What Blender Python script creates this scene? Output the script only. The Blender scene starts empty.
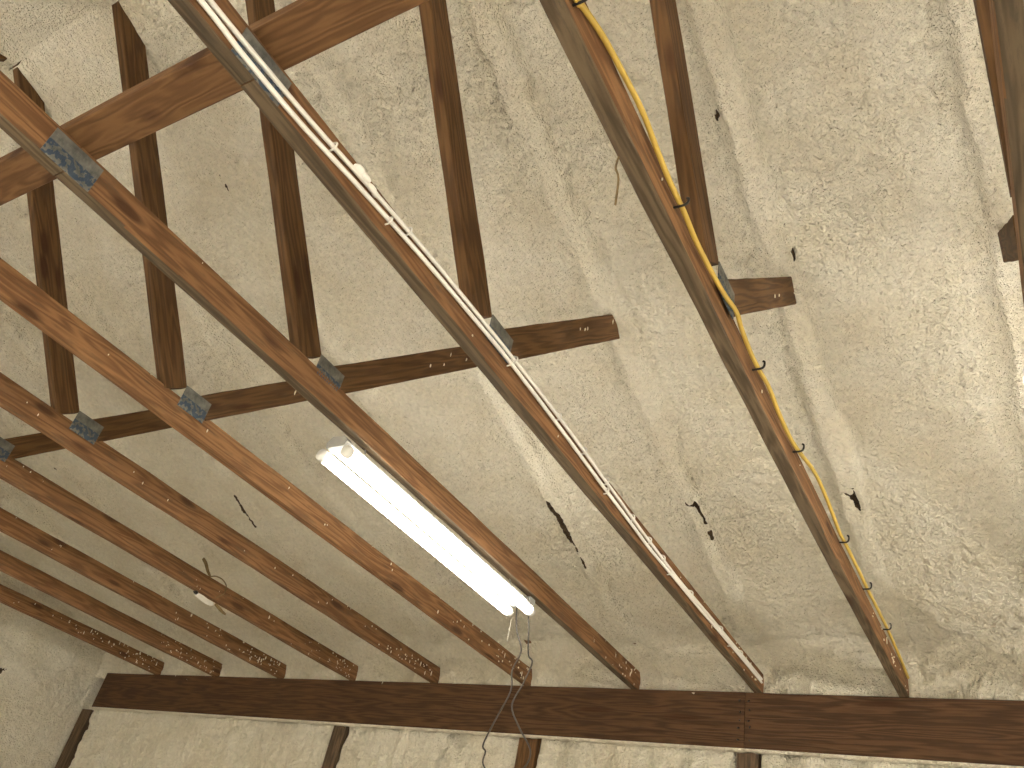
import bpy, bmesh, math, random
import numpy as np
from mathutils import Vector, Matrix

random.seed(7)
SC = bpy.context.scene
COL = SC.collection

# ------------------------------------------------------------------ camera / world / exposure
ZC = 2.85                     # height of the underside of the truss bottom chords above the floor
S = 0.61                      # truss spacing (24 in)
F_PX = 822.18
M = np.array([[0.85569564, 0.48184073, 0.18871799],
              [-0.15501039, 0.58661065, -0.79489605],
              [-0.49371728, 0.65093583, 0.57665049]])   # rows: right, down, forward
CAM = (0.49736, -3.79697, -1.25274 + ZC)
cam = bpy.data.cameras.new('camera')
cam.sensor_width = 36.0
cam.lens = F_PX / 1024 * 36.0
cam.clip_start = 0.02
cam_o = bpy.data.objects.new('camera', cam)
COL.objects.link(cam_o)
r, d_, f_ = M
cam_o.matrix_world = Matrix(((r[0], -d_[0], -f_[0], CAM[0]),
                             (r[1], -d_[1], -f_[1], CAM[1]),
                             (r[2], -d_[2], -f_[2], CAM[2]),
                             (0, 0, 0, 1)))
SC.camera = cam_o

world = bpy.data.worlds.new('world')
SC.world = world
world.use_nodes = True
world.node_tree.nodes['Background'].inputs[0].default_value = (0.8, 0.85, 1, 1)
world.node_tree.nodes['Background'].inputs[1].default_value = 0.0

SC.view_settings.view_transform = 'Standard'
SC.view_settings.look = 'None'
SC.view_settings.gamma = 1.0
SC.view_settings.use_curve_mapping = False
SC.view_settings.exposure = 1.0
TUBE_STRENGTH = 9.0           # the two lights in view
TUBE_FILL = 75.0              # stronger fill tubes of the added lights out of view

# ------------------------------------------------------------------ node helpers / materials
def new_mat(name):
    m = bpy.data.materials.new(name)
    m.use_nodes = True
    nt = m.node_tree
    b = nt.nodes['Principled BSDF']
    return m, nt, b

def node(nt, t, **kw):
    n = nt.nodes.new(t)
    for k, v in kw.items():
        if k.startswith('i_'):
            key = k[2:]
            key = int(key) if key.isdigit() else key
            n.inputs[key].default_value = v
        else:
            setattr(n, k, v)
    return n

def ramp(nt, stops):
    n = nt.nodes.new('ShaderNodeValToRGB')
    e = n.color_ramp.elements
    while len(e) > 1:
        e.remove(e[0])
    e[0].position, e[0].color = stops[0][0], (*stops[0][1], 1)
    for p, c in stops[1:]:
        x = e.new(p)
        x.color = (*c, 1)
    return n

def math_n(nt, op, a, b=None, clamp=False):
    n = nt.nodes.new('ShaderNodeMath')
    n.operation = op
    n.use_clamp = clamp
    for i, v in enumerate((a, b)):
        if v is None:
            continue
        if isinstance(v, (int, float)):
            n.inputs[i].default_value = v
        else:
            nt.links.new(v, n.inputs[i])
    return n.outputs[0]

def mix_col(nt, fac, a, b, blend='MIX'):
    n = nt.nodes.new('ShaderNodeMix')
    n.data_type = 'RGBA'
    n.blend_type = blend
    for sock, v in ((n.inputs[0], fac), (n.inputs[6], a), (n.inputs[7], b)):
        if isinstance(v, (int, float)):
            sock.default_value = v
        elif isinstance(v, tuple):
            sock.default_value = (*v, 1) if len(v) == 3 else v
        else:
            nt.links.new(v, sock)
    return n.outputs[2]

def wood(name, light, dark, knot=(0.05, 0.018, 0.006), grime=(0.07, 0.055, 0.035), grime_amt=0.5,
         knot_density=1.0, rough=0.75, var=0.25, knot_r=0.10):
    """softwood lumber; grain runs along the object's local X"""
    m, nt, b = new_mat(name)
    L = nt.links
    tc = node(nt, 'ShaderNodeTexCoord')
    oi = node(nt, 'ShaderNodeObjectInfo')
    off = node(nt, 'ShaderNodeVectorMath', operation='SCALE')
    cx = node(nt, 'ShaderNodeCombineXYZ')
    L.new(oi.outputs['Random'], cx.inputs[0]); L.new(oi.outputs['Random'], cx.inputs[1])
    L.new(cx.outputs[0], off.inputs[0]); off.inputs['Scale'].default_value = 37.0
    add = node(nt, 'ShaderNodeVectorMath', operation='ADD')
    L.new(tc.outputs['Object'], add.inputs[0]); L.new(off.outputs[0], add.inputs[1])
    P = add.outputs[0]
    def mapped(sx, sy, sz):
        mp = node(nt, 'ShaderNodeMapping')
        mp.inputs['Scale'].default_value = (sx, sy, sz)
        L.new(P, mp.inputs['Vector'])
        return mp.outputs[0]
    # knots
    vo = node(nt, 'ShaderNodeTexVoronoi', feature='F1')
    vo.inputs['Scale'].default_value = 1.0
    L.new(mapped(3.0 * knot_density, 11, 11), vo.inputs['Vector'])
    kd = vo.outputs['Distance']
    # ring grain : noise stretched along X, swirled near knots
    gw = node(nt, 'ShaderNodeTexNoise')
    gw.inputs['Scale'].default_value = 1.0; gw.inputs['Detail'].default_value = 3
    L.new(mapped(1.1, 16, 16), gw.inputs['Vector'])
    sw = math_n(nt, 'MULTIPLY', kd, 1.4)
    ph = math_n(nt, 'ADD', math_n(nt, 'MULTIPLY', gw.outputs[0], 60.0), math_n(nt, 'MULTIPLY', sw, 6.0))
    ring = math_n(nt, 'ADD', math_n(nt, 'MULTIPLY', math_n(nt, 'SINE', ph), 0.5), 0.5)
    fine = node(nt, 'ShaderNodeTexNoise')
    fine.inputs['Scale'].default_value = 1.0; fine.inputs['Detail'].default_value = 5
    L.new(mapped(7, 190, 190), fine.inputs['Vector'])
    mixv = math_n(nt, 'ADD', math_n(nt, 'MULTIPLY', ring, 0.5), math_n(nt, 'MULTIPLY', fine.outputs[0], 0.5))
    rp = ramp(nt, [(0.22, dark), (0.75, light)])
    L.new(mixv, rp.inputs[0])
    c = rp.outputs[0]
    # board to board and blotchy variation
    bl = node(nt, 'ShaderNodeTexNoise')
    bl.inputs['Scale'].default_value = 1.0; bl.inputs['Detail'].default_value = 4
    L.new(mapped(4, 14, 14), bl.inputs['Vector'])
    hsv = node(nt, 'ShaderNodeHueSaturation')
    L.new(c, hsv.inputs['Color'])
    L.new(math_n(nt, 'ADD', math_n(nt, 'MULTIPLY', bl.outputs[0], var * 2),
                 math_n(nt, 'ADD', math_n(nt, 'MULTIPLY', oi.outputs['Random'], var), 1 - var * 1.5)), hsv.inputs['Value'])
    c = hsv.outputs[0]
    # grime blotches
    g = node(nt, 'ShaderNodeTexNoise')
    g.inputs['Scale'].default_value = 1.0; g.inputs['Detail'].default_value = 8; g.inputs['Roughness'].default_value = 0.72
    L.new(mapped(9, 42, 42), g.inputs['Vector'])
    gr = ramp(nt, [(0.53, (0, 0, 0)), (0.72, (1, 1, 1))])
    L.new(g.outputs[0], gr.inputs[0])
    c = mix_col(nt, math_n(nt, 'MULTIPLY', gr.outputs[0], grime_amt), c, grime)
    # knots on top
    kr = ramp(nt, [(knot_r, (1, 1, 1)), (knot_r * 1.9, (0, 0, 0))])
    L.new(kd, kr.inputs[0])
    c = mix_col(nt, math_n(nt, 'MULTIPLY', kr.outputs[0], 0.85), c, knot)
    L.new(c, b.inputs['Base Color'])
    b.inputs['Roughness'].default_value = rough
    b.inputs['Specular IOR Level'].default_value = 0.3
    bp = node(nt, 'ShaderNodeBump')
    bp.inputs['Strength'].default_value = 0.5
    bp.inputs['Distance'].default_value = 0.003
    L.new(math_n(nt, 'ADD', mixv, math_n(nt, 'MULTIPLY', g.outputs[0], 0.6)), bp.inputs['Height'])
    L.new(bp.outputs[0], b.inputs['Normal'])
    return m

def foam_mat(name, base, tint, scale=1.0):
    m, nt, b = new_mat(name)
    L = nt.links
    tc = node(nt, 'ShaderNodeTexCoord')
    n1 = node(nt, 'ShaderNodeTexNoise'); n1.inputs['Scale'].default_value = 5 * scale; n1.inputs['Detail'].default_value = 6
    L.new(tc.outputs['Object'], n1.inputs['Vector'])
    rp = ramp(nt, [(0.35, tint), (0.62, base)])
    L.new(n1.outputs[0], rp.inputs[0])
    at = node(nt, 'ShaderNodeAttribute'); at.attribute_name = 'bare'
    n3 = node(nt, 'ShaderNodeTexNoise'); n3.inputs['Scale'].default_value = 60; n3.inputs['Detail'].default_value = 4
    L.new(tc.outputs['Object'], n3.inputs['Vector'])
    woodc = ramp(nt, [(0.35, (0.035, 0.024, 0.014)), (0.7, (0.13, 0.085, 0.048))])
    L.new(n3.outputs[0], woodc.inputs[0])
    msk = math_n(nt, 'GREATER_THAN', math_n(nt, 'ADD', at.outputs['Fac'], math_n(nt, 'MULTIPLY', math_n(nt, 'SUBTRACT', n3.outputs[0], 0.5), 0.7)), 0.5)
    c = mix_col(nt, msk, rp.outputs[0], woodc.outputs[0])
    L.new(c, b.inputs['Base Color'])
    b.inputs['Roughness'].default_value = 0.8
    b.inputs['Specular IOR Level'].default_value = 0.25
    n2 = node(nt, 'ShaderNodeTexNoise'); n2.inputs['Scale'].default_value = 120 * scale; n2.inputs['Detail'].default_value = 4
    L.new(tc.outputs['Object'], n2.inputs['Vector'])
    bp = node(nt, 'ShaderNodeBump'); bp.inputs['Strength'].default_value = 0.9; bp.inputs['Distance'].default_value = 0.016
    L.new(n2.outputs[0], bp.inputs['Height'])
    n4 = node(nt, 'ShaderNodeTexNoise'); n4.inputs['Scale'].default_value = 48 * scale; n4.inputs['Detail'].default_value = 3; n4.inputs['Roughness'].default_value = 0.6
    L.new(tc.outputs['Object'], n4.inputs['Vector'])
    bp2 = node(nt, 'ShaderNodeBump'); bp2.inputs['Strength'].default_value = 1.0; bp2.inputs['Distance'].default_value = 0.026
    L.new(n4.outputs[0], bp2.inputs['Height'])
    L.new(bp2.outputs[0], bp.inputs['Normal'])
    L.new(bp.outputs[0], b.inputs['Normal'])
    # blotchy skin colour of the cured foam
    hs = node(nt, 'ShaderNodeHueSaturation')
    n5 = node(nt, 'ShaderNodeTexNoise'); n5.inputs['Scale'].default_value = 55 * scale; n5.inputs['Detail'].default_value = 5
    L.new(tc.outputs['Object'], n5.inputs['Vector'])
    L.new(math_n(nt, 'ADD', math_n(nt, 'MULTIPLY', n5.outputs[0], 0.36), 0.82), hs.inputs['Value'])
    L.new(c, hs.inputs['Color'])
    L.new(hs.outputs[0], b.inputs['Base Color'])
    return m

def plain(name, col, rough=0.6, metal=0.0, var=0.12, scale=40.0):
    m, nt, b = new_mat(name)
    L = nt.links
    tc = node(nt, 'ShaderNodeTexCoord')
    n = node(nt, 'ShaderNodeTexNoise'); n.inputs['Scale'].default_value = scale; n.inputs['Detail'].default_value = 4
    L.new(tc.outputs['Object'], n.inputs['Vector'])
    lo = tuple(max(0, x * (1 - var)) for x in col); hi = tuple(min(1, x * (1 + var)) for x in col)
    rp = ramp(nt, [(0.3, lo), (0.7, hi)])
    L.new(n.outputs[0], rp.inputs[0]); L.new(rp.outputs[0], b.inputs['Base Color'])
    b.inputs['Roughness'].default_value = rough
    b.inputs['Metallic'].default_value = metal
    return m

def plate_mat():
    m, nt, b = new_mat('galvanized_plate')
    L = nt.links
    tc = node(nt, 'ShaderNodeTexCoord')
    n = node(nt, 'ShaderNodeTexNoise'); n.inputs['Scale'].default_value = 45; n.inputs['Detail'].default_value = 5
    L.new(tc.outputs['Object'], n.inputs['Vector'])
    rp = ramp(nt, [(0.3, (0.10, 0.105, 0.10)), (0.7, (0.24, 0.24, 0.22))])
    L.new(n.outputs[0], rp.inputs[0])
    # blue ink stamped across the lower half, worn
    sx = node(nt, 'ShaderNodeSeparateXYZ'); L.new(tc.outputs['Object'], sx.inputs[0])
    n2 = node(nt, 'ShaderNodeTexNoise'); n2.inputs['Scale'].default_value = 75; n2.inputs['Detail'].default_value = 2
    L.new(tc.outputs['Object'], n2.inputs['Vector'])
    ink = math_n(nt, 'GREATER_THAN', n2.outputs[0], 0.47)
    low = math_n(nt, 'LESS_THAN', sx.outputs[2], 0.004)
    c = mix_col(nt, math_n(nt, 'MULTIPLY', math_n(nt, 'MULTIPLY', ink, low), 0.8), rp.outputs[0], (0.022, 0.06, 0.12))
    L.new(c, b.inputs['Base Color'])
    b.inputs['Metallic'].default_value = 0.35
    b.inputs['Roughness'].default_value = 0.55
    return m

MAT = {
    'chord': wood('chord_lumber', (0.235, 0.122, 0.053), (0.125, 0.058, 0.023), grime_amt=0.7, var=0.22),
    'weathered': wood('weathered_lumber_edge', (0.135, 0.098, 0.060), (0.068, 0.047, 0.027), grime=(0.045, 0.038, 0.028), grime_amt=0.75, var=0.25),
    'web': wood('web_lumber', (0.135, 0.070, 0.026), (0.072, 0.034, 0.012), grime_amt=0.4, var=0.2),
    'top': wood('top_lumber', (0.22, 0.12, 0.05), (0.12, 0.06, 0.025)),
    'header': wood('header_lumber', (0.092, 0.046, 0.020), (0.045, 0.021, 0.009), grime=(0.03, 0.02, 0.014), grime_amt=0.45, knot_density=0.5, var=0.15),
    'brace': wood('brace_lumber', (0.205, 0.108, 0.046), (0.125, 0.06, 0.024), grime_amt=0.2, knot_density=2.4, var=0.12, knot_r=0.19),
    'post': wood('post_lumber', (0.13, 0.085, 0.05), (0.06, 0.04, 0.024), grime=(0.03, 0.028, 0.025), grime_amt=0.6),
    'foam': foam_mat('spray_foam', (0.87, 0.83, 0.715), (0.82, 0.765, 0.63)),
    'foam_drip': plain('foam_spatter', (0.80, 0.74, 0.60), 0.8),
    'plate': plate_mat(),
    'white_cable': plain('white_cable_jacket', (0.90, 0.88, 0.84), 0.45, var=0.03),
    'yellow_cable': plain('yellow_cable_jacket', (0.60, 0.42, 0.08), 0.5, var=0.12, scale=12),
    'black_iron': plain('black_nail', (0.02, 0.018, 0.016), 0.5, 0.3),
    'fixture': plain('white_enamel', (0.85, 0.85, 0.83), 0.4, var=0.03),
    'fixture_cap': plain('grey_endcap', (0.30, 0.30, 0.29), 0.5, var=0.06),
    'cord': plain('brown_grey_cord', (0.04, 0.032, 0.024), 0.5, var=0.2, scale=15),
    'chain': plain('bead_chain', (0.45, 0.42, 0.36), 0.5, 0.2),
    'paper': plain('paper_tag', (0.72, 0.70, 0.64), 0.8, var=0.08),
    'ribbon': plain('dry_strap', (0.20, 0.14, 0.06), 0.8, var=0.3, scale=60),
    'concrete': plain('concrete', (0.56, 0.54, 0.50), 0.85, var=0.15, scale=3),
}
def tube_mat(name, strength):
    m, nt, b = new_mat(name)
    b.inputs['Base Color'].default_value = (0.9, 0.9, 0.88, 1)
    tc = node(nt, 'ShaderNodeTexCoord')
    rp = ramp(nt, [(0.0, (1.0, 0.935, 0.82)), (1.0, (1.0, 0.935, 0.82))])
    sx = node(nt, 'ShaderNodeSeparateXYZ'); nt.links.new(tc.outputs['Generated'], sx.inputs[0]); nt.links.new(sx.outputs[0], rp.inputs[0])
    nt.links.new(rp.outputs[0], b.inputs['Emission Color'])
    b.inputs['Emission Strength'].default_value = strength
    return m
MAT['tube'] = tube_mat('lit_tube', TUBE_STRENGTH)
MAT['tube_fill'] = tube_mat('lit_tube_added_fill', TUBE_FILL)

# ------------------------------------------------------------------ object helpers
def tag(o, label=None, cat=None, group=None, kind=None):
    if label: o['label'] = label
    if cat: o['category'] = cat
    if group: o['group'] = group
    if kind: o['kind'] = kind
    return o

def empty(name, loc):
    o = bpy.data.objects.new(name, None)
    o.empty_display_size = 0.1
    o.location = loc
    COL.objects.link(o)
    return o

def link(name, me, mat, parent=None, mw=None, smooth=False):
    me.materials.append(mat)
    if smooth:
        me.polygons.foreach_set('use_smooth', [True] * len(me.polygons))
    o = bpy.data.objects.new(name, me)
    COL.objects.link(o)
    mw = mw if mw is not None else Matrix.Identity(4)
    if parent is not None:
        o.parent = parent
        # every parent here is only translated
        t = Vector((0, 0, 0)); q = parent
        while q is not None:
            t += q.location; q = q.parent
        mw = Matrix.Translation(-t) @ mw
    o.matrix_basis = mw
    return o

def mesh(verts, faces):
    me = bpy.data.meshes.new('mesh')
    me.from_pydata([tuple(v) for v in verts], [], faces)
    me.update()
    return me

def P(x, d, z):
    """x along the wall, d = distance from the header face into the room, z above chord underside"""
    return Vector((x, -d, z + ZC))

def board(name, p0, p1, th, dp, mat, parent=None, th_axis=Vector((1, 0, 0)), seg=8, bow=0.0, rough=0.0012, ch=0.0025, seed=0):
    """lumber between two points; th along th_axis, dp across; local X is the grain"""
    rnd = random.Random(hash((name, round(p0.x, 3), round(p0.y, 3), round(p0.z, 3), seed)) & 0xffff)
    ax = (p1 - p0); ln = ax.length; ax.normalize()
    ty = (th_axis - ax * th_axis.dot(ax)).normalized()
    tz = ax.cross(ty).normalized()
    mid = (p0 + p1) / 2
    mw = Matrix(((ax.x, ty.x, tz.x, mid.x), (ax.y, ty.y, tz.y, mid.y), (ax.z, ty.z, tz.z, mid.z), (0, 0, 0, 1)))
    a, b = th / 2, dp / 2
    sec = [(-a + ch, -b), (a - ch, -b), (a, -b + ch), (a, b - ch), (a - ch, b), (-a + ch, b), (-a, b - ch), (-a, -b + ch)]
    vs, fs = [], []
    for i in range(seg + 1):
        t = i / seg
        bo = bow * 4 * t * (1 - t)
        for (y, z) in sec:
            vs.append((-ln / 2 + ln * t, y + bo + rnd.uniform(-rough, rough), z + rnd.uniform(-rough, rough)))
    n = 8
    for i in range(seg):
        for k in range(n):
            fs.append((i * n + k, i * n + (k + 1) % n, (i + 1) * n + (k + 1) % n, (i + 1) * n + k))
    fs.append(tuple(range(n))[::-1])
    fs.append(tuple(seg * n + k for k in range(n)))
    me = mesh(vs, fs)
    bm = bmesh.new(); bm.from_mesh(me); bmesh.ops.recalc_face_normals(bm, faces=bm.faces); bm.to_mesh(me); bm.free()
    return link(name, me, mat, parent, mw)

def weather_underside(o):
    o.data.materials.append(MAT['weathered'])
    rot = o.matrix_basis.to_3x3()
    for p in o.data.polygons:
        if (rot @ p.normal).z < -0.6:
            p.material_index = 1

def tube_geo(pts, rad, n=8, squash=1.0):
    pts = [Vector(p) for p in pts]
    vs, fs = [], []
    up = Vector((0, 0, 1))
    prev = None
    for i, p in enumerate(pts):
        t = (pts[min(i + 1, len(pts) - 1)] - pts[max(i - 1, 0)]).normalized()
        if prev is None:
            ref = up if abs(t.z) < 0.9 else Vector((1, 0, 0))
            u = t.cross(ref).normalized()
        else:
            u = (prev - t * prev.dot(t)).normalized()
        v = t.cross(u).normalized(); prev = u
        rr = rad[i] if isinstance(rad, (list, tuple)) else rad
        for k in range(n):
            a = 2 * math.pi * k / n
            vs.append(p + u * math.cos(a) * rr * squash + v * math.sin(a) * rr)
    for i in range(len(pts) - 1):
        for k in range(n):
            fs.append((i * n + k, i * n + (k + 1) % n, (i + 1) * n + (k + 1) % n, (i + 1) * n + k))
    fs.append(tuple(range(n))[::-1]); fs.append(tuple((len(pts) - 1) * n + k for k in range(n)))
    return vs, fs

def smooth_path(pts, per=6):
    pts = [Vector(p) for p in pts]
    out = []
    for i in range(len(pts) - 1):
        p0, p1, p2, p3 = pts[max(i - 1, 0)], pts[i], pts[i + 1], pts[min(i + 2, len(pts) - 1)]
        for k in range(per):
            t = k / per
            out.append(0.5 * ((2 * p1) + (p2 - p0) * t + (2 * p0 - 5 * p1 + 4 * p2 - p3) * t * t + (3 * p1 - p0 - 3 * p2 + p3) * t ** 3))
    out.append(pts[-1])
    return out

def tube(name, pts, rad, mat, parent=None, n=8, squash=1.0):
    vs, fs = tube_geo(pts, rad, n, squash)
    return link(name, mesh(vs, fs), mat, parent, smooth=True)

def box_geo(c, hx, hy, hz):
    c = Vector(c)
    vs = [c + Vector((sx * hx, sy * hy, sz * hz)) for sx in (-1, 1) for sy in (-1, 1) for sz in (-1, 1)]
    fs = [(0, 1, 3, 2), (4, 6, 7, 5), (0, 4, 5, 1), (2, 3, 7, 6), (0, 2, 6, 4), (1, 5, 7, 3)]
    return vs, fs

def box(name, c, hx, hy, hz, mat, parent=None, bevel=0.0):
    """box with its own origin at c (object coordinates centred)"""
    vs, fs = box_geo((0, 0, 0), hx, hy, hz)
    me = mesh(vs, fs)
    if bevel:
        bm = bmesh.new(); bm.from_mesh(me)
        bmesh.ops.bevel(bm, geom=bm.edges[:], offset=bevel, segments=2, affect='EDGES')
        bm.to_mesh(me); bm.free()
    return link(name, me, mat, parent, Matrix.Translation(c))

def blobs_geo(items):
    """items: (centre, (rx,ry,rz)) -> squashed lumpy icosahedra joined"""
    t = (1 + 5 ** 0.5) / 2
    iv = [Vector(v).normalized() for v in [(-1, t, 0), (1, t, 0), (-1, -t, 0), (1, -t, 0), (0, -1, t), (0, 1, t), (0, -1, -t), (0, 1, -t), (t, 0, -1), (t, 0, 1), (-t, 0, -1), (-t, 0, 1)]]
    ifs = [(0, 11, 5), (0, 5, 1), (0, 1, 7), (0, 7, 10), (0, 10, 11), (1, 5, 9), (5, 11, 4), (11, 10, 2), (10, 7, 6), (7, 1, 8), (3, 9, 4), (3, 4, 2), (3, 2, 6), (3, 6, 8), (3, 8, 9), (4, 9, 5), (2, 4, 11), (6, 2, 10), (8, 6, 7), (9, 8, 1)]
    vs, fs = [], []
    for c, rr in items:
        o = len(vs)
        for v in iv:
            j = random.uniform(0.75, 1.25)
            vs.append(Vector(c) + Vector((v.x * rr[0] * j, v.y * rr[1] * j, v.z * rr[2] * j)))
        fs += [tuple(o + k for k in f) for f in ifs]
    return vs, fs

# ------------------------------------------------------------------ numpy noise
def _hash(ix, iy, seed):
    h = (ix.astype(np.int64) * 374761393 + iy.astype(np.int64) * 668265263 + seed * 974711) & 0xffffffff
    h = ((h ^ (h >> 13)) * 1274126177) & 0xffffffff
    h = h ^ (h >> 16)
    return (h & 0xffffff) / float(0xffffff)

def vnoise(x, y, seed=0):
    ix, iy = np.floor(x), np.floor(y)
    fx, fy = x - ix, y - iy
    ux, uy = fx * fx * fx * (fx * (fx * 6 - 15) + 10), fy * fy * fy * (fy * (fy * 6 - 15) + 10)
    a, b = _hash(ix, iy, seed), _hash(ix + 1, iy, seed)
    c, e = _hash(ix, iy + 1, seed), _hash(ix + 1, iy + 1, seed)
    return (a * (1 - ux) + b * ux) * (1 - uy) + (c * (1 - ux) + e * ux) * uy - 0.5

def fbm(x, y, seed=0, oct=4):
    s = 0; amp = 1.0
    for o in range(oct):
        s = s + vnoise(x * 2 ** o, y * 2 ** o, seed + o * 17) * amp
        amp *= 0.5
    return s

def worley(x, y, seed=0, ident=False):
    ix, iy = np.floor(x), np.floor(y)
    best = np.full(x.shape, 9.0)
    cid = np.zeros(x.shape)
    for dx in (-1, 0, 1):
        for dy in (-1, 0, 1):
            cx, cy = ix + dx, iy + dy
            px, py = cx + _hash(cx, cy, seed), cy + _hash(cx, cy, seed + 91)
            dd = (px - x) ** 2 + (py - y) ** 2
            if ident: cid = np.where(dd < best, _hash(cx, cy, seed + 333), cid)
            best = np.minimum(best, dd)
    return (np.sqrt(best), cid) if ident else np.sqrt(best)

def popcorn(u, v, amp=0.006, cell=0.03, seed=0, band=0.0):
    """lumpy sprayed-foam relief in metres"""
    wu = u + 0.012 * fbm(u * 20, v * 20, seed + 5, 2)
    wv = v + 0.012 * fbm(u * 20, v * 20, seed + 6, 2)
    f1, cid = worley(wu / cell, wv / cell, seed, True)
    h = amp * (0.7 - 1.5 * f1 ** 1.6 + 0.75 * (cid - 0.5)) * (0.75 + 0.5 * np.clip(fbm(u * 3, v * 3, seed + 3, 2) + 0.5, 0, 1))
    h += amp * 0.35 * (0.8 - 1.5 * worley(wu / cell * 2.1, wv / cell * 2.1, seed + 40))
    h += 0.018 * fbm(u * 2.2, v * 2.2, seed + 9, 4)
    if band:
        h += band * np.sin(2 * math.pi * (v / 0.085 + 1.3 * fbm(u * 1.5, v * 3, seed + 12, 3))) * (0.5 + fbm(u * 2, v * 1.5, seed + 14, 2))
    return h

def grid_mesh(X, Y, Z, bare=None, flip=False):
    nu, nv = X.shape
    me = bpy.data.meshes.new('mesh')
    co = np.stack([X, Y, Z], -1).reshape(-1, 3).astype(np.float32)
    idx = np.arange(nu * nv).reshape(nu, nv)
    q = np.stack([idx[:-1, :-1], idx[1:, :-1], idx[1:, 1:], idx[:-1, 1:]], -1).reshape(-1, 4)
    if flip: q = q[:, ::-1]
    me.vertices.add(len(co)); me.vertices.foreach_set('co', co.ravel())
    me.loops.add(q.size); me.loops.foreach_set('vertex_index', np.ascontiguousarray(q).ravel().astype(np.int32))
    me.polygons.add(len(q))
    me.polygons.foreach_set('loop_start', np.arange(0, q.size, 4, dtype=np.int32))
    me.polygons.foreach_set('loop_total', np.full(len(q), 4, dtype=np.int32))
    me.polygons.foreach_set('use_smooth', np.ones(len(q), dtype=bool))
    me.update(calc_edges=True)
    at = me.attributes.new('bare', 'FLOAT', 'POINT')
    at.data.foreach_set('value', (np.zeros(nu * nv) if bare is None else bare.ravel()).astype(np.float32))
    return me

def seg_dist(x, y, pts):
    best = np.full(x.shape, 9.0)
    for (ax, ay), (bx, by) in zip(pts[:-1], pts[1:]):
        vx, vy = bx - ax, by - ay
        t = np.clip(((x - ax) * vx + (y - ay) * vy) / (vx * vx + vy * vy + 1e-9), 0, 1)
        best = np.minimum(best, np.hypot(x - ax - t * vx, y - ay - t * vy))
    return best

# ------------------------------------------------------------------ roof foam
D_PEAK = 3.40
Z0, SL = 0.155, 0.285
def zc(d): return Z0 + SL * d
BAY = 0.045
X_GABLE, X_END, D_FRONT = -5.60, 4.2, 2 * D_PEAK
TRUSS_X = [i * S for i in range(-8, 8)]

xs = np.concatenate([np.arange(-5.75, 1.62, 0.0078), np.arange(1.62, X_END + 0.06, 0.03)])
prof = []      # (d, z)
for d in np.arange(D_PEAK, 0.13, -0.0078): prof.append((d, zc(d) + BAY))
da, za = prof[-1]
for k in range(1, 31):                      # rolls down to the top of the header
    t = k / 30
    prof.append((da - (da + 0.02) * math.sin(t * math.pi / 2) ** 0.9, za - (za + 0.0) * (1 - math.cos(t * math.pi / 2)) ** 1.1))
for z in (-0.012, -0.03): prof.append((-0.022, z))
prof = np.array(prof)
tan = np.gradient(prof, axis=0); tan /= np.linalg.norm(tan, axis=1, keepdims=True)
nrm = np.stack([-tan[:, 1] * -1, tan[:, 0] * 1], 1)      # rotate
# inward normal: for the slope must point to -z
if nrm[0, 1] > 0: nrm = -nrm
arc = np.concatenate([[0], np.cumsum(np.linalg.norm(np.diff(prof, axis=0), axis=1))])
XX, AA = np.meshgrid(xs, arc, indexing='ij')
DD = np.broadcast_to(prof[:, 0], XX.shape)
ZZ = np.broadcast_to(prof[:, 1], XX.shape)
smooth_zone = np.clip((DD - 2.55) / 0.4, 0, 1) * np.clip((-1.75 - XX) / 0.3, 0, 1)
left_soft = np.clip((-1.3 - XX) / 1.2, 0, 1) * 0.25
disp = popcorn(XX, AA, 0.0140, 0.025, 3, 0.0040) * (1 - 0.6 * smooth_zone) * (1 - left_soft)
eave = np.clip((0.16 - DD) / 0.14, 0, 1)
disp += eave * (0.05 * fbm(XX * 6, AA * 9, 77, 4) + 0.03 * (0.6 - worley(XX * 13, AA * 13, 78)) + 0.012 * fbm(XX * 40, AA * 40, 79, 3))
ridge = np.zeros_like(XX)
for k, tx in enumerate(TRUSS_X):
    wob = 0.012 * fbm(XX * 0 + k * 3.1, AA * 3.0, 50 + k, 3)
    a = np.abs(XX - tx - wob)
    hw = 0.030 + 0.012 * fbm(XX * 0 + k, AA * 2.5, 150 + k, 2)
    prf = 1 - np.clip((a - hw + 0.02 * fbm(XX * 14, AA * 14, 450 + k, 3)) / 0.024, 0, 1)
    prf = prf * prf * (3 - 2 * prf)
    ridge = np.maximum(ridge, prf * (0.046 + 0.03 * fbm(XX * 0 + k * 2, AA * 2, 250 + k, 3)))
    # foam pulled away beside the chord (shallow trough on its left side)
    tr = np.exp(-((XX - tx + 0.075) / 0.025) ** 2)
    disp -= 0.010 * tr * np.clip(0.5 + 1.5 * fbm(XX * 0 + k, AA * 1.5, 350 + k, 2), 0, 1)
keep = np.clip((DD - 0.03) / 0.12, 0, 1)
lump_damp = 1 - 0.75 * np.clip(ridge / 0.05, 0, 1)
disp = disp * lump_damp + ridge * keep
bare = np.zeros_like(XX)
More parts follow.
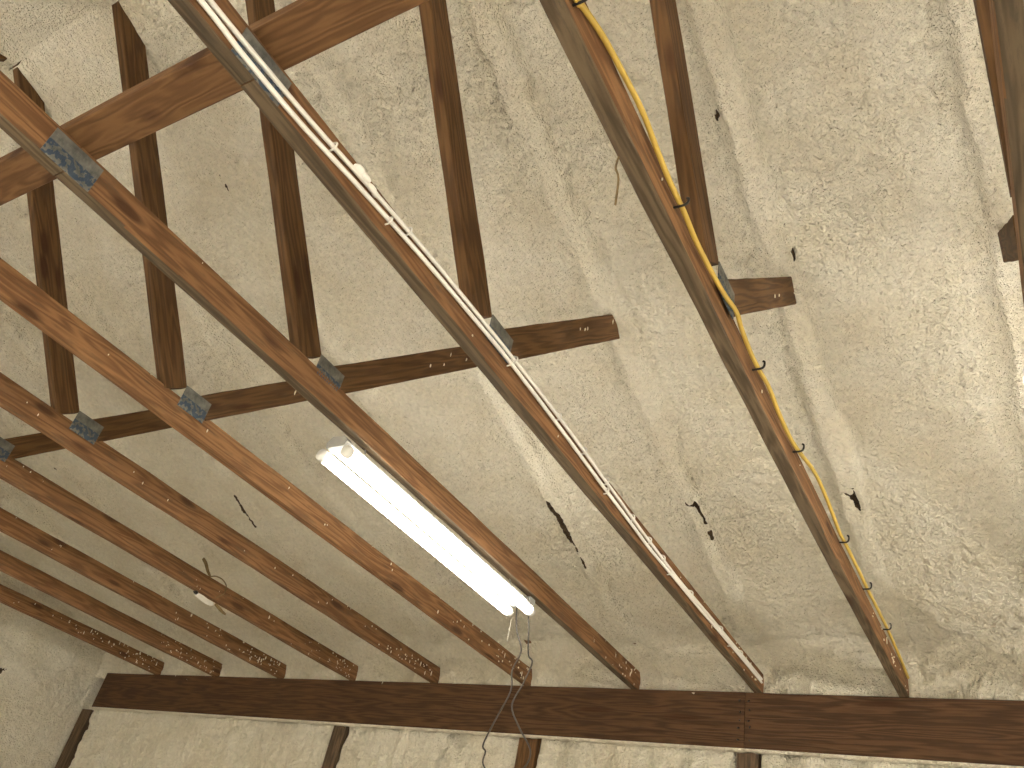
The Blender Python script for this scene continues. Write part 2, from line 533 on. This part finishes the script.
CRACKS = [  # polylines in (x, d) where the foam has split and shows dark lumber, half width
    ([(-0.035, 0.975), (0.0, 0.96), (0.012, 0.90)], 0.012), ([(0.012, 1.0), (0.016, 0.86)], 0.006),
    ([(0.036, 2.02), (0.036, 1.95), (0.040, 1.89)], 0.004),
    ([(-0.044, 2.44), (-0.066, 2.37)], 0.006),
    ([(-0.60, 0.99), (-0.592, 0.88), (-0.588, 0.77)], 0.008), ([(-0.64, 0.96), (-0.60, 0.95)], 0.010),
    ([(-1.262, 1.04), (-1.242, 0.93), (-1.250, 0.80)], 0.020), ([(-1.238, 0.78), (-1.240, 0.63)], 0.009),
    ([(-1.262, 1.70), (-1.274, 1.64)], 0.010),
    ([(-3.05, 1.29), (-3.067, 1.18), (-3.08, 1.08)], 0.016),
    ([(-4.28, 1.66), (-4.33, 1.47)], 0.018),
    ([(-1.885, 2.80), (-1.90, 2.69)], 0.006),
]
for pts, hw in CRACKS:
    dist = seg_dist(XX, DD, pts) + 0.010 * fbm(XX * 40, AA * 40, 9, 2)
    w = np.clip(1.25 - dist / hw * 1.1, 0, 1)
    bare = np.maximum(bare, w)
    disp -= 0.022 * np.clip(w, 0, 1)
Dn = DD + disp * nrm[:, 0][None, :]
Zn = ZZ + disp * nrm[:, 1][None, :]
o = link('ceiling', grid_mesh(XX, -Dn, Zn + ZC, bare), MAT['foam'])
tag(o, 'cream spray foam covering the sloping underside of the roof', 'ceiling', kind='structure')

# far slope of the roof, behind the ridge
xs2 = np.arange(-5.75, X_END + 0.06, 0.03)
ds2 = np.concatenate([np.arange(D_PEAK - 0.01, D_PEAK + 1.2, 0.02), np.arange(D_PEAK + 1.2, D_FRONT + 0.16, 0.06)])
XX, DD = np.meshgrid(xs2, ds2, indexing='ij')
disp = popcorn(XX, DD, 0.004, 0.05, 31) * 0.8
rg = np.zeros_like(XX)
for tx in TRUSS_X:
    rg = np.maximum(rg, 0.05 * np.clip(1 - (np.abs(XX - tx) - 0.035) / 0.02, 0, 1))
o = link('ceiling', grid_mesh(XX, -DD, Z0 + SL * (D_FRONT - DD) + BAY - disp - rg + ZC, None, True), MAT['foam'])
tag(o, 'cream spray foam on the far roof slope past the ridge', 'ceiling', kind='structure')

# ------------------------------------------------------------------ walls
POSTS = [(-3.068, 0.088), (-1.788, 0.105), (-0.664, 0.092)]     # centre x, width
def foam_wall_back():
    x = np.concatenate([np.arange(-5.75, 1.7, 0.012), np.arange(1.7, X_END + 0.1, 0.04)])
    z = np.concatenate([np.arange(-2.87, -0.95, 0.06), np.arange(-0.95, -0.20, 0.012)])
    X, Z = np.meshgrid(x, z, indexing='ij')
    h = popcorn(X, Z * 0.45, 0.020, 0.045, 60) + 0.03 * fbm(X * 14, Z * 4, 65, 3) + 0.004
    y = 0.062 - h
    for px, w in POSTS + [(-5.535, 0.12)]:
        a = np.clip(1 - (np.abs(X - px) - w / 2 - 0.004) / 0.010, 0, 1)
        y = y * (1 - a) + 0.09 * a
    y = np.where(Z > -0.262, np.maximum(y, 0.042), y)
    return grid_mesh(X, y, Z + ZC, None, True)
o = link('wall_back', foam_wall_back(), MAT['foam'])
tag(o, 'spray foam wall between the posts below the header beam', 'wall', kind='structure')

def foam_wall_left():
    d = np.concatenate([np.arange(-0.20, 2.2, 0.012), np.arange(2.2, D_FRONT + 0.2, 0.08)])
    v = np.concatenate([np.linspace(0, 0.55, 30, endpoint=False), np.linspace(0.55, 1, 130)])
    Dg, V = np.meshgrid(d, v, indexing='ij')
    top = np.where(Dg < D_PEAK, zc(np.maximum(Dg, -0.1)), zc(np.maximum(D_FRONT - Dg, -0.1))) + 0.07
    Z = -ZC - 0.02 + V * (top + ZC + 0.02)
    h = popcorn(Dg, Z, 0.009, 0.045, 70) + 0.03 * fbm(Dg * 3, Z * 3, 71, 4)
    bare = np.zeros_like(Z)
    dist = np.hypot((Dg - 0.76) / 0.12, (Z + 0.28) / 0.13) + 0.9 * fbm(Dg * 7, Z * 7, 72, 4)
    bare = np.clip(1.5 - dist, 0, 1)
    # horizontal split in the foam
    dist2 = seg_dist(Dg, Z, [(0.75, -0.05), (0.45, -0.08), (0.25, -0.10)]) + 0.03 * fbm(Dg * 12, Z * 12, 73, 3)
    h -= 0.012 * np.clip(1.3 - dist2 / 0.012, 0, 1) + 0.03 * np.clip(bare * 2, 0, 1)
    return grid_mesh(X_GABLE + h, -Dg, Z + ZC, bare)
o = link('wall_left', foam_wall_left(), MAT['foam'])
tag(o, 'rough spray foam gable end wall with a bare dark patch', 'wall', kind='structure')

def foam_wall_far(kind):
    if kind == 'right':
        a = np.arange(-0.1, D_FRONT + 0.2, 0.05)
        v = np.linspace(0, 1, 70)
        Dg, V = np.meshgrid(a, v, indexing='ij')
        top = np.where(Dg < D_PEAK, zc(np.maximum(Dg, -0.1)), zc(np.maximum(D_FRONT - Dg, -0.1))) + 0.07
        Z = -ZC - 0.02 + V * (top + ZC + 0.02)
        return grid_mesh(X_END - 0.02 * fbm(Dg * 6, Z * 6, 80, 3), -Dg, Z + ZC, None, True)
    a = np.arange(-5.75, X_END + 0.1, 0.05)
    z = np.arange(-2.87, 0.30, 0.05)
    X, Z = np.meshgrid(a, z, indexing='ij')
    return grid_mesh(X, -D_FRONT + 0.02 * fbm(X * 6, Z * 6, 81, 3), Z + ZC, None, False)
o = link('wall_right', foam_wall_far('right'), MAT['foam'])
tag(o, 'spray foam wall closing the far right end of the building', 'wall', kind='structure')
o = link('wall_front', foam_wall_far('front'), MAT['foam'])
tag(o, 'spray foam wall behind the viewer', 'wall', kind='structure')
vs, fs = box_geo(((X_GABLE + X_END) / 2, -D_PEAK, -0.05), 5.1, 3.7, 0.05)
o = link('floor', mesh(vs, fs), MAT['concrete'])
tag(o, 'grey concrete floor of the building', 'floor', kind='structure')

# ------------------------------------------------------------------ header beam and wall posts
BH = 0.247
hb = empty('header_beam', P(-0.67, 0, -BH))
tag(hb, 'long dark brown header beam under the joist ends along the back wall', 'beam')
board('beam_plank', Vector((-5.437, 0.019, ZC - BH / 2)), Vector((-0.6685, 0.019, ZC - BH / 2)), 0.038, BH - 0.001, MAT['header'], hb, Vector((0, 1, 0)), seg=24)
board('beam_plank', Vector((-0.6665, 0.0195, ZC - BH / 2)), Vector((4.15, 0.0195, ZC - BH / 2)), 0.038, BH - 0.001, MAT['header'], hb, Vector((0, 1, 0)), seg=24)
# foam skin left on the underside of the beam
xg = np.arange(-5.42, 4.1, 0.02); yg = np.array([-0.001, 0.004, 0.014, 0.026, 0.037, 0.0371])
X, Y = np.meshgrid(xg, yg, indexing='ij')
Zs = -BH - 0.001 - (0.006 + 0.006 * fbm(X * 20, Y * 20, 90, 3)); Zs[:, 0] = -BH; Zs[:, -1] = -BH
o = link('foam_overspray', grid_mesh(X, Y - 0.001 * (Y < 0.001), Zs + ZC, None, True), MAT['foam'], hb)
o['label'] = 'thin pale foam skin along the beam underside'
# nails at the splice and at joist bearings
k = 0
for x in (-0.69, -0.645):
    for z in (-0.035, -0.085, -0.125, -0.16, -0.21):
        k += 1
        vs, fs = tube_geo([(x + random.uniform(-.01, .01), -0.003, z + ZC + random.uniform(-.01, .01))] * 1 + [(x, 0.004, z + ZC)], 0.004, 6)
        link('nail_head', mesh(vs, fs), MAT['black_iron'], hb)

post_lab = ['dark wall post below the beam, left of the hanging lamp cord',
            'brown wall post below the beam, directly behind the hanging lamp cord',
            'grey-brown wall post below the splice in the header beam']
for (px, w), lab in zip(POSTS, post_lab):
    o = board('wall_post', Vector((px, 0.085, 0.0)), Vector((px, 0.085, ZC - 0.002)), w, 0.089, MAT['post'] if px != POSTS[1][0] else MAT['web'], None, seg=10)
    tag(o, lab, 'post', 'wall posts under the header beam')
o = board('wall_post', Vector((-5.535, 0.08, 0.0)), Vector((-5.535, 0.08, ZC - BH - 0.01)), 0.11, 0.089, MAT['post'], None, seg=10)
tag(o, 'dark corner post where the back wall meets the gable wall', 'post', 'wall posts under the header beam')

# ------------------------------------------------------------------ trusses
D_NODE = 2.46
TH, DP = 0.038, 0.089
TRUSS_LABELS = {
    5: 'wooden roof truss past the right edge of the frame, fourth beyond it',
    4: 'wooden roof truss past the right edge of the frame, third beyond it',
    3: 'wooden roof truss past the right edge of the frame, second beyond it',
    2: 'wooden roof truss just past the right edge of the frame, first beyond it',
    1: 'wooden roof truss cut off by the right edge of the frame',
    0: 'wooden roof truss with the loose yellow cable along its bottom chord',
    -1: 'wooden roof truss with two white cables along its bottom chord',
    -2: 'wooden roof truss with the glowing shop light fixed under its bottom chord',
    -3: 'wooden roof truss next to the shop light truss, towards the gable wall',
    -4: 'wooden roof truss second from the shop light truss, towards the gable wall',
    -5: 'wooden roof truss with a scrap strap and paper tag hung over it',
    -6: 'wooden roof truss third from the foam gable wall',
    -7: 'wooden roof truss second from the foam gable wall',
    -8: 'wooden roof truss nearest to the foam gable wall',
}
BOW = {0: -0.010, -1: -0.004, -2: 0.004, -3: -0.004}
def plate(parent, x, d, z, hd, hz, side=1):
    o = box('nail_plate', P(x + side * (TH / 2 + 0.0012), d, z), 0.0012, hd, hz, MAT['plate'], parent)
    # punched teeth slots stand slightly proud
    vs, fs = [], []
    nd, nz = int(hd / 0.009), int(hz / 0.011)
    for a in range(-nd + 1, nd):
        for c in range(-nz + 1, nz):
            cc = Vector((side * 0.0016, a * 0.009 + (0.0045 if c % 2 else 0), c * 0.011))
            v, f = box_geo(cc, 0.0009, 0.0016, 0.0036)
            n = len(vs); vs += v; fs += [tuple(n + q for q in ff) for ff in f]
    if vs:
        t = link('tooth_slots', mesh(vs, fs), MAT['plate'], o, Matrix.Translation(P(x + side * (TH / 2 + 0.0012), d, z)))
        t['kind'] = 'stuff'
    return o

TRUSS = {}
for i in range(5, -9, -1):
    x = i * S
    t = empty('roof_truss', P(x, 0, 0))
    tag(t, TRUSS_LABELS[i], 'truss', 'roof trusses in a row')
    TRUSS[i] = t
    dspl = 3.36
    rnd = random.Random(i + 100)
    bw = BOW.get(i, rnd.uniform(-0.004, 0.004))
    chord_a = board('bottom_chord', P(x, -0.10, DP / 2), P(x, dspl, DP / 2), TH, DP, MAT['chord'], t, seg=20, bow=bw, rough=0.0014)
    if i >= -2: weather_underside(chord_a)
    chord_b = board('bottom_chord', P(x, dspl + 0.002, DP / 2), P(x, D_FRONT + 0.1, DP / 2), TH, DP, MAT['chord'], t, seg=16, rough=0.0014)
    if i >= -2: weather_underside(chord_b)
    # top chords, buried in the foam
    for s in (0, 1):
        a = P(x, -0.15, zc(-0.15) + 0.085); b = P(x, D_PEAK - 0.003, zc(D_PEAK) + 0.085)
        if s:
            a.y = -(D_FRONT + a.y); b.y = -(D_FRONT + b.y); a.y, b.y = -(D_FRONT + 0.15), -(D_PEAK + 0.003)
        board('top_chord', a, b, TH, DP, MAT['top'], t, seg=4)
    # webs
    for s in (0, 1):
        m_ = (lambda d: d) if s == 0 else (lambda d: D_FRONT - d)
        board('web', P(x, m_(2.545), 0.105), P(x, m_(3.385), 1.193), TH - 0.001, DP, MAT['web'], t, seg=8, seed=s)
        board('web', P(x, m_(2.425), 0.105), P(x, m_(1.835), 0.665), TH - 0.001, DP, MAT['web'], t, seg=8, seed=s)
        plate(t, x, m_(D_NODE), 0.096, 0.056, 0.040)
    plate(t, x, dspl, DP / 2 - 0.004, 0.064, 0.038)
    # foam spatter on the lumber near the eave
    items = []
    n = 46 if i <= -5 else (30 if i <= -2 else 16)
    for q in range(n):
        d = abs(rnd.gauss(0, 0.33)) + 0.03
        if d > 2.2: continue
        z = rnd.uniform(0.004, 0.086)
        big = rnd.random() < 0.25
        items.append((P(x + TH / 2, d, z), (0.0025, rnd.uniform(0.002, 0.006), rnd.uniform(0.003, 0.016 if big else 0.006))))
    for q in range(n // 2):
        d = rnd.uniform(0.2, 3.0)
        items.append((P(x + TH / 2, d, rnd.uniform(0.01, 0.09)), (0.002, rnd.uniform(0.0015, 0.003), rnd.uniform(0.002, 0.007))))
    for q in range(4):
        u = rnd.random()
        items.append((P(x + TH / 2, 2.425 - 0.59 * (0.55 + 0.45 * u) + rnd.uniform(-.02, .02), 0.105 + 0.56 * (0.55 + 0.45 * u) + rnd.uniform(-.02, .02)), (0.002, rnd.uniform(0.002, 0.004), rnd.uniform(0.003, 0.012))))
    vs, fs = blobs_geo(items)
    o = link('foam_spatter', mesh(vs, fs), MAT['foam_drip'], t, smooth=True)
    o['kind'] = 'stuff'; o['label'] = 'cream foam specks spattered on the lumber'

# splinter hanging from the yellow-cable truss
tube('splinter', smooth_path([P(-0.021, 2.955, 0.004), P(-0.027, 2.95, -0.022), P(-0.020, 2.945, -0.05), P(-0.026, 2.93, -0.104)], 4), 0.0022, MAT['ribbon'], TRUSS[0], 5)

# ------------------------------------------------------------------ lateral brace on top of the chords
o = board('lateral_brace', P(-5.4, 3.366, DP + 0.019), P(3.3, 3.366, DP + 0.019), 0.038, 0.092, MAT['brace'], None, Vector((0, 0, 1)), seg=24)
tag(o, 'knotty brown brace board lying across the tops of the bottom chords', 'brace')

# ------------------------------------------------------------------ shop lights
def shop_light(xc, d0, d1, zt, label, wings=True, tube_m=None):
    """two-tube fixture; d0 near end, d1 far end, zt tube height"""
    t = empty('shop_light', P(xc, (d0 + d1) / 2, zt - 0.013))
    tag(t, label, 'lamp', 'tube shop lights under the trusses')
    ztop = 0.0 - 0.003
    def loft(name, sec, a, b, mat, parent=t, cap=True):
        n = len(sec)
        vs = [P(xc + u, a, w) for u, w in sec] + [P(xc + u, b, w) for u, w in sec]
        fs = [(k, (k + 1) % n, n + (k + 1) % n, n + k) for k in range(n)]
        if cap: fs += [tuple(range(n))[::-1], tuple(range(n, 2 * n))]
        me = mesh(vs, fs)
        bm = bmesh.new(); bm.from_mesh(me); bmesh.ops.recalc_face_normals(bm, faces=bm.faces); bm.to_mesh(me); bm.free()
        return link(name, me, mat, parent)
    zb = zt + 0.020
    # ballast channel (hexagonal) above the tubes
    hexs = [(-0.034, zb), (-0.038, zb + 0.018), (-0.022, zb + 0.036), (0.022, zb + 0.036), (0.038, zb + 0.018), (0.034, zb)]
    loft('ballast_channel', hexs, d0 - 0.01, d1 + 0.01, MAT['fixture'])
    hx2 = [(u * 1.06, zb + (w - zb) * 1.06 - 0.001) for u, w in hexs]
    for a, b in ((d0 + 0.002, d0 - 0.03), (d1 + 0.03, d1 - 0.002)):
        loft('end_cap', hx2, a, b, MAT['fixture_cap'])
    for s in (-1, 1):
        if wings:
            sec = [(s * 0.030, zb - 0.001), (s * 0.055, zb + 0.002), (s * 0.069, zb - 0.001), (s * 0.0695, zb + 0.001), (s * 0.056, zb + 0.004), (s * 0.030, zb + 0.001)]
            loft('reflector', sec, d0 - 0.03, d1 + 0.03, MAT['fixture'])
        # tube with end pins
        tb = tube('tube', [P(xc + s * 0.050, d, zt) for d in (d0 - 0.012, d1 + 0.012)], 0.019, tube_m or MAT['tube'], t, 12)
        for e, q in ((d0 - 0.008, 1), (d1 + 0.008, -1)):
            tube('tube_socket', [P(xc + s * 0.050, e + 0.009 * q, zt), P(xc + s * 0.050, e - 0.010 * q, zt)], 0.0195, MAT['fixture'], t, 12)
    # hangers up to the chord
    for d in (d0 - 0.12, d1 + 0.12):
        tube('hanger', [P(xc + 0.0, d, zb + 0.034), P(xc + 0.006, d, zb + 0.050), P(xc, d, 0.004)], 0.0025, MAT['fixture_cap'], t, 6)
    return t
L1X = -1.228
lamp = shop_light(L1X, 2.315, 1.125, -0.083, 'glowing two-tube shop light under a bottom chord near the picture centre', False)
lamp2 = shop_light(0.632, 2.26, 1.07, -0.100, 'glowing shop light just touching the right edge of the frame', False)
shop_light(4 * S, 1.7, 0.51, -0.55, 'added fill shop light on long hangers past the right edge of the frame', False, MAT['tube_fill'])  # unseen light added to brighten the right bays and the eave
# unseen lights added behind the viewer as fill, stronger than those in view
for i, lab in ((-6, 'added fill shop light behind the viewer, nearest the gable wall'), (-3, 'added fill shop light behind the viewer, second from the gable wall'),
               (0, 'added fill shop light behind the viewer, third from the gable wall'), (3, 'added fill shop light behind the viewer, fourth from the gable wall'),
               (5, 'added fill shop light behind the viewer, nearest the right end')):
    shop_light(i * S, 6.30, 5.11, -0.42, lab, False, MAT['tube_fill'])
# junction at the far end of the first light and its looped cord
box('cord_box', P(L1X + 0.012, 1.10, -0.035), 0.022, 0.022, 0.02, MAT['fixture_cap'], lamp, 0.003)
DCO = 1.09
c1 = [(-1.243, -0.012), (-1.218, -0.033), (-1.192, -0.123), (-1.183, -0.197), (-1.177, -0.244), (-1.16, -0.27), (-1.182, -0.35), (-1.208, -0.434), (-1.155, -0.514), (-1.093, -0.585), (-1.097, -0.631), (-1.142, -0.672), (-1.208, -0.687), (-1.264, -0.669), (-1.286, -0.641), (-1.278, -0.606), (-1.292, -0.581), (-1.261, -0.483), (-1.228, -0.379), (-1.243, -0.299), (-1.217, -0.224), (-1.249, -0.145), (-1.261, -0.069), (-1.261, -0.043)]
tube('power_cord', smooth_path([P(x, DCO + 0.012 * math.sin(k * 0.9), z) for k, (x, z) in enumerate(c1)], 5), 0.0032, MAT['cord'], lamp, 6)
tube('pull_chain', smooth_path([P(-1.288, 1.085, -0.085), P(-1.288, 1.085, -0.13), P(-1.287, 1.085, -0.19)], 4), 0.0016, MAT['chain'], lamp, 5)

# ------------------------------------------------------------------ white cables
W1 = [(3.9, 0.02), (3.516, 0.019), (3.403, 0.014), (3.241, 0.017), (3.053, 0.034), (2.829, 0.05), (2.6, 0.058), (2.401, 0.062), (2.096, 0.052), (1.759, 0.036), (1.52, 0.027), (1.38, 0.021), (1.125, 0.024), (0.861, 0.025), (0.5, 0.032), (0.126, 0.035), (0.03, 0.035)]
W2 = [(3.9, 0.04), (3.506, 0.038), (3.383, 0.040), (3.224, 0.045), (3.044, 0.060), (2.821, 0.074), (2.6, 0.079), (2.396, 0.081), (2.074, 0.078), (1.718, 0.060), (1.5, 0.048), (1.33, 0.042), (1.10, 0.036), (0.805, 0.042), (0.5, 0.046), (0.096, 0.050), (0.03, 0.050)]
XW = -S + TH / 2
def bow_at(i, d): 
    t = (d + 0.10) / 3.46
    return BOW.get(i, 0) * 4 * t * (1 - t) if 0 < t < 1 else 0
def side_x(i, d): return i * S + TH / 2 - 0.0 + (bow_at(i, d) * (-1 if False else 1))
wl = ['lower of the two white cables stapled along the truss chord', 'upper of the two white cables stapled along the truss chord']
cables = []
for pts, lab in zip((W1, W2), wl):
    t = empty('white_cable', P(XW, 0.03, 0.04))
    tag(t, lab, 'cable', 'white cables on the truss')
    tube('cable_jacket', smooth_path([P(XW + 0.0065 , d, z) for d, z in pts], 5), 0.0056, MAT['white_cable'], t, 8)
    cables.append(t)
def interp(pts, d):
    a = sorted(pts)
    return float(np.interp(d, [q[0] for q in a], [q[1] for q in a]))
for d in (3.154, 2.887, 2.383, 2.115, 1.94, 1.771, 1.552, 1.40, 1.269, 0.975, 0.618, 0.348):
    z = interp(W2, d)
    tube('staple', smooth_path([P(XW - 0.002, d, z - 0.009), P(XW + 0.012, d, z - 0.009), P(XW + 0.0145, d, z), P(XW + 0.012, d, z + 0.010), P(XW - 0.002, d, z + 0.016)], 3), 0.0026, MAT['white_cable'], cables[1], 6)
for d in (2.95, 2.40, 1.76, 1.2, 0.5):
    z = interp(W1, d)
    tube('staple', smooth_path([P(XW - 0.002, d, z - 0.010), P(XW + 0.012, d, z - 0.009), P(XW + 0.0145, d, z), P(XW + 0.012, d, z + 0.009), P(XW - 0.002, d, z + 0.009)], 3), 0.0022, MAT['white_cable'], cables[0], 6)
z0 = interp(W2, 3.05)
vs, fs = blobs_geo([(P(XW + 0.010, 3.078, z0 + 0.006), (0.012, 0.02, 0.013)), (P(XW + 0.012, 3.055, z0 + 0.004), (0.013, 0.02, 0.012)), (P(XW + 0.011, 3.03, z0), (0.012, 0.018, 0.010)), (P(XW + 0.01, 3.015, z0 - 0.002), (0.010, 0.012, 0.009))])
o = link('foam_lump', mesh(vs, fs), MAT['white_cable'], cables[1], smooth=True)
sub = o.modifiers.new('s', 'SUBSURF'); sub.levels = 2; sub.render_levels = 2

# ------------------------------------------------------------------ yellow cable
Y1 = [(3.9, 0.04), (3.5, 0.03), (3.258, 0.030), (3.237, 0.036), (3.194, 0.053), (3.146, 0.068), (3.074, 0.078), (2.982, 0.085), (2.901, 0.068), (2.829, 0.056), (2.745, 0.054), (2.681, 0.044), (2.6, 0.046), (2.493, 0.058), (2.4, 0.081), (2.36, 0.064), (2.279, 0.050), (2.204, 0.053), (2.125, 0.061), (2.031, 0.045), (1.913, 0.043), (1.817, 0.060), (1.666, 0.097), (1.542, 0.101), (1.412, 0.087), (1.332, 0.072), (1.229, 0.077), (1.05, 0.081), (0.853, 0.083), (0.66, 0.090), (0.463, 0.093), (0.25, 0.085), (0.088, 0.073), (0.03, 0.07)]
XY = TH / 2
yc = empty('yellow_cable', P(XY, 0.03, 0.07))
tag(yc, 'loose yellow electrical cable running along a truss bottom chord', 'cable')
tube('cable_jacket', smooth_path([P(XY + 0.007, d, z) for d, z in Y1], 5), 0.0058, MAT['yellow_cable'], yc, 8, 1.0)
for d, z in [(3.24, 0.030), (2.77, 0.040), (2.227, 0.040), (1.846, 0.052), (1.267, 0.066), (0.897, 0.072), (0.512, 0.082)]:
    z = interp(Y1, d) - 0.008
    tube('bent_nail', smooth_path([P(XY - 0.006, d, z), P(XY + 0.014, d, z - 0.001), P(XY + 0.022, d - 0.002, z + 0.006), P(XY + 0.023, d - 0.004, z + 0.020), P(XY + 0.019, d - 0.006, z + 0.026)], 4), 0.0028, MAT['black_iron'], yc, 6)

# ------------------------------------------------------------------ scrap strap with tag over a truss chord
XS = -5 * S + TH / 2
st = empty('scrap_strap', P(-5 * S, 1.2, DP))
tag(st, 'dry strap scrap looped over a truss chord with a paper tag below', 'strap')
def ribbon(name, pts, w, mat, parent, th=0.0012):
    pts = smooth_path(pts, 5)
    vs, fs = [], []
    n = len(pts)
    for k, p in enumerate(pts):
        t = (pts[min(k + 1, n - 1)] - pts[max(k - 1, 0)]).normalized()
        side = t.cross(Vector((1, 0.2, 0.1))).normalized()
        nr = t.cross(side).normalized()
        ww = w * (0.55 + 0.45 * math.sin(math.pi * min(1, (k + 2) / n)))
        for a, b in ((-1, -1), (1, -1), (1, 1), (-1, 1)):
            vs.append(p + side * a * ww / 2 + nr * b * th)
    for k in range(n - 1):
        for q in range(4):
            fs.append((k * 4 + q, k * 4 + (q + 1) % 4, k * 4 + 4 + (q + 1) % 4, k * 4 + 4 + q))
    fs += [(3, 2, 1, 0), tuple((n - 1) * 4 + q for q in range(4))]
    return link(name, mesh(vs, fs), mat, parent)
ribbon('strap_end', [P(XS, 1.325, 0.150), P(XS + 0.003, 1.30, 0.135), P(XS + 0.002, 1.27, 0.108), P(XS - 0.004, 1.235, 0.090)], 0.022, MAT['ribbon'], st)
tube('strap_loop', smooth_path([P(XS - 0.02, 1.235, 0.0905), P(XS + 0.002, 1.215, 0.104), P(XS + 0.004, 1.17, 0.108), P(XS + 0.005, 1.135, 0.094), P(XS + 0.004, 1.125, 0.075), P(XS + 0.004, 1.125, 0.05), P(XS + 0.003, 1.15, 0.02), P(XS - 0.01, 1.17, -0.004)], 5), 0.0030, MAT['ribbon'], st, 6)
ribbon('paper_tag', [P(XS - 0.02, 1.265, -0.012), P(XS - 0.004, 1.23, -0.022), P(XS - 0.002, 1.19, -0.026), P(XS - 0.01, 1.15, -0.018)], 0.030, MAT['paper'], st)
ribbon('strap_tail', [P(XS - 0.01, 1.14, -0.012), P(XS - 0.004, 1.11, -0.024), P(XS - 0.002, 1.085, -0.032), P(XS, 1.06, -0.036)], 0.018, MAT['ribbon'], st)
vs, fs = blobs_geo([(P(XS - 0.012, 1.275, -0.010), (0.012, 0.014, 0.010))])
link('knot', mesh(vs, fs), MAT['black_iron'], st, smooth=True)
